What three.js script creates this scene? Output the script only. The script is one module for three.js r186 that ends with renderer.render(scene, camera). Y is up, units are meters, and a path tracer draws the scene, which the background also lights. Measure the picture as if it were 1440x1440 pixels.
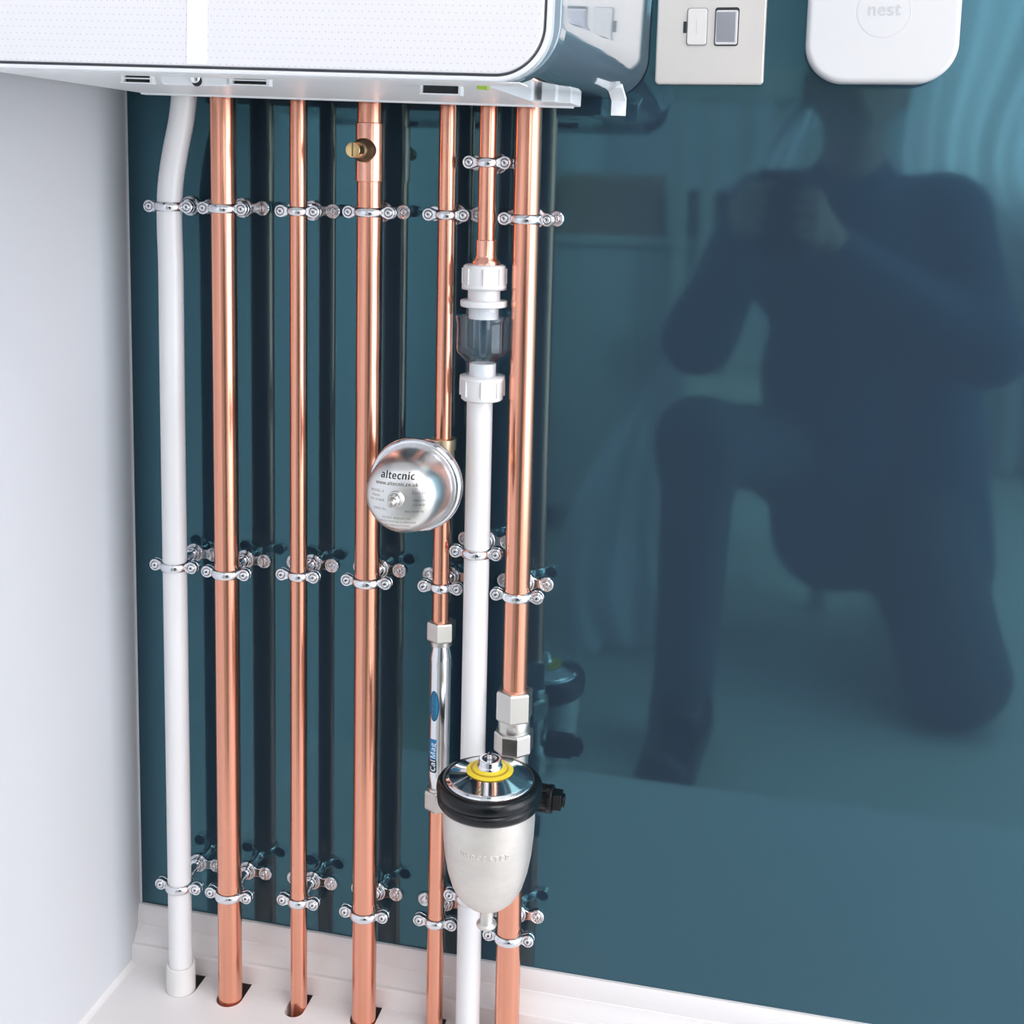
import * as THREE from 'three';
import { mergeGeometries, mergeVertices } from 'three/addons/utils/BufferGeometryUtils.js';
import { RoundedBoxGeometry } from 'three/addons/geometries/RoundedBoxGeometry.js';
import { TextGeometry } from 'three/addons/geometries/TextGeometry.js';
import { FontLoader } from 'three/addons/loaders/FontLoader.js';
import { MarchingCubes } from 'three/addons/objects/MarchingCubes.js';
import { RectAreaLightUniformsLib } from 'three/addons/lights/RectAreaLightUniformsLib.js';

// ------------------------------------------------------------------ camera, sky, light, exposure
RectAreaLightUniformsLib.init();
const scene = new THREE.Scene();
const camera = new THREE.PerspectiveCamera(46.884, 1, 0.02, 60);
camera.position.set(0.5776, 0.7699, 0.9838);
camera.rotation.set(-0.13006, 0.21536, 0.02318, 'YXZ');
camera.setViewOffset(1440, 1440, 0, 250, 1440, 1440);
camera.updateProjectionMatrix();
const renderer = new THREE.WebGLRenderer({ antialias: true });
renderer.toneMapping = THREE.LinearToneMapping;
renderer.toneMappingExposure = 1.25;
renderer.shadowMap.enabled = true;
scene.background = new THREE.Color(0.9, 1.0, 1.12);          // overcast daylight outside the windows
const ROOM = { x: 2.5, z: 3.1, top: 2.3, low: -0.15 };
function daylight(x, y, z, w, h, tx, ty, tz, power, color) { // daylight of one window, as large as its glass
  const l = new THREE.RectAreaLight(color, power, w, h);
  l.position.set(x, y, z); l.lookAt(tx, ty, tz); scene.add(l);
}
const WIN_R = { z0: 0.08, z1: 1.85, y0: -0.12, y1: 2.0 };      // window in the right wall
const WIN_B = { x0: 1.0, x1: 2.3, y0: 0.75, y1: 2.1 };      // window in the wall behind the camera
daylight(ROOM.x - 0.005, (WIN_R.y0 + WIN_R.y1) / 2, (WIN_R.z0 + WIN_R.z1) / 2, WIN_R.z1 - WIN_R.z0, WIN_R.y1 - WIN_R.y0, 0, (WIN_R.y0 + WIN_R.y1) / 2, (WIN_R.z0 + WIN_R.z1) / 2, 2.8, 0xf6f7ff);
daylight((WIN_B.x0 + WIN_B.x1) / 2, (WIN_B.y0 + WIN_B.y1) / 2, ROOM.z - 0.005, WIN_B.x1 - WIN_B.x0, WIN_B.y1 - WIN_B.y0, (WIN_B.x0 + WIN_B.x1) / 2, (WIN_B.y0 + WIN_B.y1) / 2, 0, 4.9, 0xfbf9ff);

const LAMP = { x: 1.25, z: 1.15, w: 1.0 };                    // flat ceiling lamp
daylight(LAMP.x, ROOM.top - 0.045, LAMP.z, LAMP.w, LAMP.w, LAMP.x, 0, LAMP.z, 4.2, 0xfff8f0);

// ------------------------------------------------------------------ helpers
let seed = 7;
const rnd = () => ((seed = (seed * 16807) % 2147483647) - 1) / 2147483646;
const used = {};
function numbered(n) { used[n] = (used[n] || 0) + 1; return used[n] === 1 ? n : n + '_' + String(used[n] - 1).padStart(3, '0'); }
function thing(name, label, category, pos = [0, 0, 0], group) {
  const o = new THREE.Group(); o.name = numbered(name); o.position.set(...pos); scene.add(o);
  o.userData = { label, category }; if (group) o.userData.group = group;
  return o;
}
function part(name, geo, mat, parent, label) {
  const g = Array.isArray(geo) ? merge(geo) : geo;
  const m = new THREE.Mesh(g, mat); m.name = name; m.castShadow = m.receiveShadow = true;
  if (label) m.userData.label = label;
  parent.add(m); return m;
}
function struct(name, geo, mat) { const m = part(name, geo, mat, scene); m.userData.kind = 'structure'; return m; }
function merge(list) {
  return mergeGeometries(list.map((g) => { const q = g.index ? g.toNonIndexed() : g; for (const k of Object.keys(q.attributes)) if (!['position', 'normal', 'uv'].includes(k)) q.deleteAttribute(k); return q; }));
}
const box = (x0, x1, y0, y1, z0, z1) => new THREE.BoxGeometry(x1 - x0, y1 - y0, z1 - z0).translate((x0 + x1) / 2, (y0 + y1) / 2, (z0 + z1) / 2);
const rbox = (x0, x1, y0, y1, z0, z1, r = 0.002, s = 2) => new RoundedBoxGeometry(x1 - x0, y1 - y0, z1 - z0, s, r).translate((x0 + x1) / 2, (y0 + y1) / 2, (z0 + z1) / 2);
const lathe = (pts, seg = 48, p0 = 0, p1 = Math.PI * 2) => new THREE.LatheGeometry(pts.map(([r, y]) => new THREE.Vector2(Math.max(r, 1e-5), y)), seg, p0, p1);
const latheZ = (pts, seg = 48) => lathe(pts, seg).rotateX(Math.PI / 2);       // profile height runs along +z
const tube = (pts, r, seg = 40, rad = 24) => new THREE.TubeGeometry(new THREE.CatmullRomCurve3(pts.map((p) => new THREE.Vector3(...p))), seg, r, rad);
function rrect(x0, x1, y0, y1, r) {
  const s = new THREE.Shape();
  s.moveTo(x0 + r, y0); s.lineTo(x1 - r, y0); s.absarc(x1 - r, y0 + r, r, -Math.PI / 2, 0); s.lineTo(x1, y1 - r); s.absarc(x1 - r, y1 - r, r, 0, Math.PI / 2);
  s.lineTo(x0 + r, y1); s.absarc(x0 + r, y1 - r, r, Math.PI / 2, Math.PI); s.lineTo(x0, y0 + r); s.absarc(x0 + r, y0 + r, r, Math.PI, Math.PI * 1.5);
  return s;
}
const extrude = (shape, depth, z = 0, bevel = 0, bt = bevel, seg = 3) => new THREE.ExtrudeGeometry(shape, { depth: depth - 2 * bt, bevelEnabled: bevel > 0, bevelSize: bevel, bevelThickness: bt, bevelOffset: -bevel, bevelSegments: seg, curveSegments: 18 }).translate(0, 0, z + bt);
// a hexagonal nut about the y axis with chamfered ends; r across the corners
function hexNut(r, y0, y1, cham = 0.0015, sides = 6, hole = 0) {
  const s = new THREE.Shape();
  for (let i = 0; i < sides; i++) { const a = (i + 0.5) / sides * Math.PI * 2; s[i ? 'lineTo' : 'moveTo'](Math.cos(a) * r, Math.sin(a) * r); }
  s.closePath();
  if (hole) { const h = new THREE.Path(); h.absarc(0, 0, hole, 0, Math.PI * 2); s.holes.push(h); }
  return extrude(s, y1 - y0, 0, cham, cham, 2).rotateX(-Math.PI / 2).translate(0, y0, 0);
}
function canvasTexture(w, h, draw, srgb = true) {
  const c = document.createElement('canvas'); c.width = w; c.height = h;
  draw(c.getContext('2d'), w, h);
  const t = new THREE.CanvasTexture(c); if (srgb) t.colorSpace = THREE.SRGBColorSpace; t.anisotropy = 8; return t;
}
// tiling value noise as a grey DataTexture
function noiseTexture(size, cells, lo, hi, stretch = 1) {
  const d = new Uint8Array(size * size * 4);
  const grids = cells.map((c) => { const cx = Math.max(1, Math.round(c * stretch)), g = new Float32Array(c * cx); for (let i = 0; i < g.length; i++) g[i] = rnd(); return [c, cx, g]; });
  const sm = (t) => t * t * (3 - 2 * t);
  for (let y = 0; y < size; y++) for (let x = 0; x < size; x++) {
    let v = 0, wsum = 0;
    grids.forEach(([cy, cx, g], k) => {
      const fx = x / size * cx, fy = y / size * cy, ix = Math.floor(fx), iy = Math.floor(fy), u = sm(fx - ix), w = sm(fy - iy);
      const at = (i, j) => g[(j % cy) * cx + (i % cx)];
      const val = (at(ix, iy) * (1 - u) + at(ix + 1, iy) * u) * (1 - w) + (at(ix, iy + 1) * (1 - u) + at(ix + 1, iy + 1) * u) * w;
      const wt = 1 / (1 + k * 0.6); v += val * wt; wsum += wt;
    });
    const b = Math.round(255 * (lo + (hi - lo) * v / wsum)), i = (y * size + x) * 4;
    d[i] = d[i + 1] = d[i + 2] = b; d[i + 3] = 255;
  }
  const t = new THREE.DataTexture(d, size, size); t.wrapS = t.wrapT = THREE.RepeatWrapping; t.magFilter = THREE.LinearFilter; t.minFilter = THREE.LinearMipmapLinearFilter; t.generateMipmaps = true; t.needsUpdate = true;
  return t;
}
const P = (o) => new THREE.MeshPhysicalMaterial({ side: THREE.DoubleSide, ...o });
const lin = (r, g, b) => new THREE.Color().setRGB(r, g, b);

// ------------------------------------------------------------------ materials
const plasterN = noiseTexture(256, [5, 17, 60], 0, 1);
const roughN = noiseTexture(256, [8, 40, 120], 0.75, 1.0);
const castN = noiseTexture(256, [4, 12, 40, 110], 0.80, 1.0);
const streakN = noiseTexture(256, [3, 9], 0.82, 1.0, 12);
const M = {
  wall: P({ color: lin(0.69, 0.71, 0.74), roughness: 0.75, bumpMap: plasterN, bumpScale: 0.0006 }),
  roomWall: P({ color: lin(0.58, 0.61, 0.62), roughness: 0.85, bumpMap: plasterN, bumpScale: 0.0006 }),
  ceiling: P({ color: lin(0.86, 0.86, 0.86), roughness: 0.9 }),
  roomFloor: P({ color: lin(0.66, 0.67, 0.61), roughness: 0.7 }),
  satin: P({ color: lin(0.84, 0.815, 0.81), roughness: 0.42, bumpMap: plasterN, bumpScale: 0.0002 }),
  panel: P({ color: lin(0.026, 0.044, 0.067), roughness: 0.045, ior: 2.1, specularIntensity: 1, specularColor: lin(0.27, 0.75, 0.88) }),
  copper: P({ color: lin(0.98, 0.45, 0.31), metalness: 1, roughness: 0.25, map: streakN, roughnessMap: roughN }),
  copperFit: P({ color: lin(0.97, 0.49, 0.37), metalness: 1, roughness: 0.25 }),
  chrome: P({ color: lin(0.82, 0.83, 0.86), metalness: 1, roughness: 0.13 }),
  nickel: P({ color: lin(0.67, 0.65, 0.62), metalness: 1, roughness: 0.33 }),
  cast: P({ color: lin(0.88, 0.84, 0.79), metalness: 0.7, roughness: 0.46, map: castN, bumpMap: castN, bumpScale: 0.0002 }),
  brass: P({ color: lin(0.78, 0.56, 0.27), metalness: 1, roughness: 0.28 }),
  brassDark: P({ color: lin(0.24, 0.17, 0.10), metalness: 0.9, roughness: 0.45 }),
  brassPale: P({ color: lin(0.66, 0.54, 0.38), metalness: 0.9, roughness: 0.38 }),
  pvc: P({ color: lin(0.86, 0.855, 0.86), roughness: 0.3 }),
  pvcWarm: P({ color: lin(0.83, 0.815, 0.79), roughness: 0.32 }),
  clear: P({ color: lin(0.93, 0.96, 0.98), transmission: 1, thickness: 0, roughness: 0.04, ior: 1.5 }),
  black: P({ color: lin(0.005, 0.006, 0.007), roughness: 0.28, specularIntensity: 0.7 }),
  rubber: P({ color: lin(0.004, 0.006, 0.008), roughness: 0.22, specularIntensity: 0.8 }),
  boilerSide: P({ color: lin(0.19, 0.27, 0.32), roughness: 0.09, metalness: 0.0, ior: 1.7, clearcoat: 1, clearcoatRoughness: 0.04 }),
  boilerRim: P({ color: lin(0.80, 0.82, 0.85), roughness: 0.18, clearcoat: 0.6 }),
  boilerTray: P({ color: lin(0.93, 0.96, 0.98), roughness: 0.4 }),
  dark: P({ color: lin(0.02, 0.022, 0.025), roughness: 0.6 }),
  groove: P({ color: lin(0.30, 0.32, 0.35), roughness: 0.5 }),
  green: P({ color: lin(0.50, 0.72, 0.12), roughness: 0.4 }),
  spur: P({ color: lin(0.76, 0.725, 0.69), metalness: 0.55, roughness: 0.34 }),
  spurCream: P({ color: lin(0.72, 0.69, 0.67), roughness: 0.4 }),
  rocker: P({ color: lin(0.46, 0.47, 0.52), metalness: 0.9, roughness: 0.3 }),
  white: P({ color: lin(0.655, 0.655, 0.665), roughness: 0.35 }),
  whiteShade: P({ color: lin(0.66, 0.66, 0.68), roughness: 0.4 }),
  frame: P({ color: lin(0.82, 0.82, 0.82), roughness: 0.4 }),
  pane: P({ color: lin(1, 1, 1), transmission: 1, thickness: 0, roughness: 0, ior: 1.45 }),
  curtain: P({ color: lin(0.80, 0.78, 0.78), roughness: 1, transmission: 0.45, thickness: 0 }),
};

// ------------------------------------------------------------------ the setting
const PIPE = [ // x, z of each pipe axis, outer radius
  { x: 0.0632, z: 0.0387, r: 0.0108 }, { x: 0.1143, z: 0.0393, r: 0.011 }, { x: 0.1807, z: 0.0337, r: 0.0076 }, { x: 0.2453, z: 0.0354, r: 0.011 },
  { x: 0.3111, z: 0.0300, r: 0.0076 }, { x: 0.3436, z: 0.036, r: 0.0108 }, { x: 0.3798, z: 0.0349, r: 0.011 },
];
{
  const s = new THREE.Shape(); s.moveTo(0, 0);                               // the white boxing board with a slot for each pipe
  PIPE.forEach(({ x, z, r }, i) => {
    const wl = i === 2 ? 0.0105 : i === 0 ? 0.0142 : r + 0.0014, wr = i === 0 ? 0.0150 : r + (i === 2 ? 0.0001 : 0.0010), zf = z + r + (i === 0 ? 0.0030 : i === 2 ? 0.009 : 0.0025);
    const rad = (wl + wr) / 2, cx = x + (wr - wl) / 2;
    s.lineTo(x - wl, 0); s.lineTo(x - wl, zf - rad); s.absarc(cx, zf - rad, rad, Math.PI, 0, true); s.lineTo(x + wr, 0);
  });
  s.lineTo(ROOM.x, 0); s.lineTo(ROOM.x, 0.47); s.lineTo(0, 0.47); s.closePath();
  struct('floor', new THREE.ExtrudeGeometry(s, { depth: 0.018, bevelEnabled: false, curveSegments: 16 }).rotateX(Math.PI / 2), M.satin);
  struct('wall_riser', box(0, ROOM.x, ROOM.low, -0.018, 0.452, 0.47), M.satin);
  struct('floor_lower', box(-0.1, ROOM.x + 0.1, ROOM.low - 0.05, ROOM.low, -0.1, ROOM.z + 0.1), M.roomFloor);
  struct('ceiling', box(-0.1, ROOM.x + 0.1, ROOM.top, ROOM.top + 0.1, -0.1, ROOM.z + 0.1), M.ceiling);
  struct('wall_back', box(-0.1, ROOM.x + 0.1, ROOM.low, ROOM.top, -0.1, -0.006), M.wall);
  struct('wall_left', box(-0.1, 0, ROOM.low, ROOM.top, -0.006, ROOM.z), M.wall);
  const hole = (w0, w1, h0, h1, a0, a1, b0, b1) => {                         // a wall w0..w1 by h0..h1 with one opening
    const q = new THREE.Shape(); q.moveTo(w0, h0); q.lineTo(w1, h0); q.lineTo(w1, h1); q.lineTo(w0, h1); q.closePath();
    const p = new THREE.Path(); p.moveTo(a0, b0); p.lineTo(a0, b1); p.lineTo(a1, b1); p.lineTo(a1, b0); p.closePath(); q.holes.push(p);
    return new THREE.ExtrudeGeometry(q, { depth: 0.1, bevelEnabled: false });
  };
  struct('wall_right', hole(-ROOM.z - 0.1, 0.006, ROOM.low, ROOM.top, -WIN_R.z1, -WIN_R.z0, WIN_R.y0, WIN_R.y1).rotateY(Math.PI / 2).translate(ROOM.x, 0, 0), M.ceiling);
  struct('wall_front', hole(0, ROOM.x, ROOM.low, ROOM.top, WIN_B.x0, WIN_B.x1, WIN_B.y0, WIN_B.y1).translate(0, 0, ROOM.z), M.roomWall);
  const lamp = part('ceiling_light', rbox(LAMP.x - 0.52, LAMP.x + 0.52, ROOM.top - 0.04, ROOM.top, LAMP.z - 0.52, LAMP.z + 0.52, 0.004), M.frame, scene);
  lamp.userData = { label: 'flat square white ceiling lamp over the room', category: 'ceiling light' };
  part('diffuser', box(LAMP.x - 0.5, LAMP.x + 0.5, ROOM.top - 0.043, ROOM.top - 0.0395, LAMP.z - 0.5, LAMP.z + 0.5), P({ color: lin(0.9, 0.9, 0.9), emissive: lin(1, 0.97, 0.93), emissiveIntensity: 1.0, roughness: 0.6 }), lamp);
  const winFrame = (u0, u1, v0, v1) => {                                     // frame in the x-y plane, centre at z = 0
    const t = 0.05, c = (u0 + u1) / 2;
    return [box(u0, u1, v0, v0 + t, -0.03, 0.03), box(u0, u1, v1 - t, v1, -0.03, 0.03), box(u0, u0 + t, v0 + t, v1 - t, -0.03, 0.03), box(u1 - t, u1, v0 + t, v1 - t, -0.03, 0.03), box(c - 0.025, c + 0.025, v0 + t, v1 - t, -0.03, 0.03)];
  };
  const wr = struct('window_1', winFrame(-WIN_R.z1, -WIN_R.z0, WIN_R.y0, WIN_R.y1).map((g) => g.rotateY(Math.PI / 2).translate(ROOM.x + 0.06, 0, 0)), M.frame);
  part('pane', box(ROOM.x + 0.057, ROOM.x + 0.063, WIN_R.y0 + 0.05, WIN_R.y1 - 0.05, WIN_R.z0 + 0.05, (WIN_R.z0 + WIN_R.z1) / 2 - 0.025), M.pane, wr);
  part('pane', box(ROOM.x + 0.057, ROOM.x + 0.063, WIN_R.y0 + 0.05, WIN_R.y1 - 0.05, (WIN_R.z0 + WIN_R.z1) / 2 + 0.025, WIN_R.z1 - 0.05), M.pane, wr);
  const wb = struct('window_2', winFrame(WIN_B.x0, WIN_B.x1, WIN_B.y0, WIN_B.y1).map((g) => g.translate(0, 0, ROOM.z + 0.06)), M.frame);
  const cb = (WIN_B.x0 + WIN_B.x1) / 2;
  part('pane', box(WIN_B.x0 + 0.05, cb - 0.025, WIN_B.y0 + 0.05, WIN_B.y1 - 0.05, ROOM.z + 0.057, ROOM.z + 0.063), M.pane, wb);
  part('pane', box(cb + 0.025, WIN_B.x1 - 0.05, WIN_B.y0 + 0.05, WIN_B.y1 - 0.05, ROOM.z + 0.057, ROOM.z + 0.063), M.pane, wb);
  // moulded skirting board along the foot of the panel
  const k = new THREE.Shape();
  [[-0.006, 0], [0.0180, 0], [0.0180, 0.0180], [0.0168, 0.0196], [0.0142, 0.0204]].forEach(([z, y], i) => k[i ? 'lineTo' : 'moveTo'](-z, y));
  k.bezierCurveTo(-0.0125, 0.0260, -0.0085, 0.0285, -0.0070, 0.0345); k.lineTo(-0.0062, 0.0350); k.bezierCurveTo(-0.0066, 0.042, -0.0062, 0.047, -0.0038, 0.0520); k.lineTo(-0.0028, 0.0532); k.lineTo(0.006, 0.0532); k.closePath();
  struct('baseboard_back', new THREE.ExtrudeGeometry(k, { depth: ROOM.x, bevelEnabled: false, curveSegments: 10 }).rotateY(Math.PI / 2), M.satin);
  // sealant bead between left wall and board
  const cs = new THREE.Shape(); cs.moveTo(0, 0); cs.lineTo(0.0045, 0); cs.quadraticCurveTo(0.0012, 0.0012, 0, 0.0045); cs.closePath();
  struct('trim_1', new THREE.ExtrudeGeometry(cs, { depth: 0.45, bevelEnabled: false }).translate(0, 0, 0.018), M.satin);
  const cv = new THREE.Shape(); cv.moveTo(0, 0); cv.lineTo(0, -0.0016); cv.quadraticCurveTo(0.0005, -0.0005, 0.0016, 0); cv.closePath();
  struct('trim_2', new THREE.ExtrudeGeometry(cv, { depth: 1.8, bevelEnabled: false }).rotateX(-Math.PI / 2).translate(0, 0.0535, 0.0002), M.wall);
}
{
  const t = thing('splashback_panel', 'large glossy dark teal wall panel behind the pipes, mirroring the room', 'wall panel', [0, 0, 0]);
  part('sheet', box(0.0006, ROOM.x - 0.001, 0.0534, 1.95, -0.0058, 0), M.panel, t);
}

// ------------------------------------------------------------------ boiler
{
  const t = thing('boiler', 'wall-hung gas boiler with dotted white glass front and glossy grey side', 'boiler', [0, 0, 0]);
  const x0 = 0.030, x1 = 0.4705, y0 = 0.838, y1 = 1.60, zf = 0.33;
  const casing = extrude(rrect(x0, x1, y0, y1, 0.033), zf - 0.004, 0.004);
  const p = casing.attributes.position;
  for (let i = 0; i < p.count; i++) {                                      // the casing draws in towards its front
    const f = p.getZ(i) / zf, x = p.getX(i), y = p.getY(i);
    p.setX(i, x > 0.25 ? x - 0.0108 * f : x + 0.0108 * f); if (y < 1.2) p.setY(i, y - 0.0100 * f);
  }
  casing.computeVertexNormals();
  part('casing', casing, M.boilerSide, t, 'glossy grey side casing');
  const fx0 = 0.0412, fx1 = 0.4607, fy0 = 0.8172, fy1 = 1.60;
  t.rotation.z = -0.0215; t.position.set(0.46 - (0.46 * Math.cos(-0.0215) - 0.826 * Math.sin(-0.0215)), 0.826 - (0.46 * Math.sin(-0.0215) + 0.826 * Math.cos(-0.0215)), 0); // hangs very slightly askew
  const ring = (o, i, r, z0, z1, bev) => { const s = rrect(fx0 + o, fx1 - o, fy0 + o, fy1 - o, r); const h = rrect(fx0 + i, fx1 - i, fy0 + i, fy1 - i, Math.max(0.004, r - (i - o))); s.holes.push(new THREE.Path(h.getPoints(18))); return extrude(s, z1 - z0, z0, bev); };
  const bz = rrect(fx0 + 0.0002, fx1 - 0.0002, 0.8216, fy1, 0.0325); bz.holes.push(new THREE.Path(rrect(fx0 + 0.006, fx1 - 0.006, 0.8264, fy1 - 0.006, 0.027).getPoints(18)));
  part('bezel', extrude(bz, 0.0175, zf - 0.0015, 0.0016), M.boilerSide, t, 'grey bezel behind the glass front');
  part('front_frame', ring(0.0040, 0.0068, 0.030, 0.338, 0.3545, 0.001), M.boilerRim, t, 'thin silver-white rim');
  part('gasket', extrude(rrect(fx0 + 0.006, fx1 - 0.006, fy0 + 0.006, fy1 - 0.006, 0.027), 0.010, 0.339), M.groove, t, 'dark shadow-gap seal');
  const dots = canvasTexture(128, 128, (c, w, h) => {
    c.fillStyle = '#f4f3f6'; c.fillRect(0, 0, w, h); c.fillStyle = '#dddbdf';
    for (const [a, b] of [[32, 32], [96, 32], [0, 96], [64, 96], [128, 96]]) { c.beginPath(); c.arc(a, b, 7.5, 0, 7); c.fill(); }
  });
  dots.wrapS = dots.wrapT = THREE.RepeatWrapping; dots.repeat.set(1 / 0.0076, 1 / 0.0076);
  const gl = P({ color: lin(0.86, 0.86, 0.87), map: dots, roughness: 0.14, clearcoat: 0.4 });
  part('glass_front', extrude(rrect(fx0 + 0.0082, fx1 - 0.0082, fy0 + 0.0082, fy1 - 0.0082, 0.026), 0.009, 0.3465, 0.0008), gl, t, 'white glass front printed with fine dots');
  part('centre_stripe', box(0.2475, 0.2598, fy0 + 0.0090, fy1 - 0.009, 0.3552, 0.3558), P({ color: lin(0.86, 0.86, 0.87), roughness: 0.12 }), t, 'plain white stripe without dots');
  // underside tray
  const tray = part('bottom_tray', [box(0.050, 0.3800, 0.8267, 0.8420, 0.056, 0.3335), box(0.3800, 0.3970, 0.8267, 0.8420, 0.056, 0.255), rbox(0.3960, 0.4255, 0.8267, 0.8400, 0.056, 0.100, 0.001), rbox(0.05, 0.420, 0.8254, 0.8272, 0.054, 0.062, 0.0008), box(0.06, 0.4400, 0.8209, 0.8217, 0.3285, 0.3500), box(0.08, 0.4330, 0.8217, 0.8290, 0.327, 0.3335)], M.boilerTray, t, 'pale plastic underside tray');
  const slot = (a, b, y) => {
    part('slot', box(a, b, y, y + 0.0060, 0.286, 0.2885), M.dark, tray);
    part('slot_frame', [box(a - 0.002, b + 0.002, y - 0.0007, y + 0.0001, 0.286, 0.292), box(a - 0.002, a, y, y + 0.0066, 0.286, 0.291), box(b, b + 0.002, y, y + 0.0066, 0.286, 0.291), box(a, b, y + 0.0022, y + 0.0030, 0.2885, 0.291)], M.boilerTray, tray);
  };
  slot(0.1700, 0.1880, 0.8195); slot(0.2445, 0.2670, 0.8203);
  part('latch_plate', extrude(rrect(0.1950, 0.2400, 0.8188, 0.8268, 0.0026), 0.004, 0.286, 0.0006), M.boilerTray, tray);
  part('latch_hole', latheZ([[0, 0], [0.0034, 0], [0.0034, 0.0006], [0, 0.0006]], 20).translate(0.2200, 0.8216, 0.2899), M.dark, tray);
  part('latch_screw', latheZ([[0, 0.0022], [0.0018, 0.002], [0.0032, 0.0010], [0.0036, 0]], 20).translate(0.2188, 0.8236, 0.2905), M.chrome, tray, 'bright latch screw');
  part('inspection_window', box(0.3520, 0.3760, 0.8216, 0.8268, 0.235, 0.238), M.dark, tray, 'dark slot in the tray');
  part('window_frame', [box(0.3505, 0.3775, 0.8208, 0.8217, 0.232, 0.241), box(0.3505, 0.352, 0.8216, 0.8268, 0.232, 0.240), box(0.376, 0.3775, 0.8216, 0.8268, 0.232, 0.240)], M.boilerTray, tray);
  part('green_tag', rbox(0.3915, 0.3985, 0.8240, 0.8268, 0.248, 0.254, 0.0006), M.green, tray, 'lime green tag');
  part('moulded_clip', [rbox(0.3860, 0.3985, 0.8268, 0.8450, 0.1005, 0.112, 0.0022, 3), rbox(0.3815, 0.3860, 0.8290, 0.8420, 0.1005, 0.106, 0.001)], M.boilerTray, tray, 'pale moulded clip');
  part('moulded_clip', [rbox(0.4045, 0.4155, 0.8268, 0.8435, 0.1005, 0.110, 0.001), rbox(0.4000, 0.4050, 0.8390, 0.8440, 0.1005, 0.108, 0.001)], M.boilerTray, tray, 'pale moulded clip');
  part('clip_slot', box(0.3995, 0.4020, 0.8285, 0.8395, 0.1000, 0.1012), M.groove, tray);
  const hk = new THREE.Shape(); hk.moveTo(0, 0); hk.lineTo(0.0032, 0); hk.lineTo(0.0032, 0.0110); hk.lineTo(0.030, 0.0195); hk.lineTo(0.030, 0.0225); hk.lineTo(0, 0.0140); hk.closePath();
  part('hanging_tab', extrude(hk, 0.0115, 0, 0.0004).rotateY(-Math.PI / 2).translate(0.4590, 0.8218, 0.040), M.boilerTray, t, 'pale bent tab at the rear corner');
}

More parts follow.
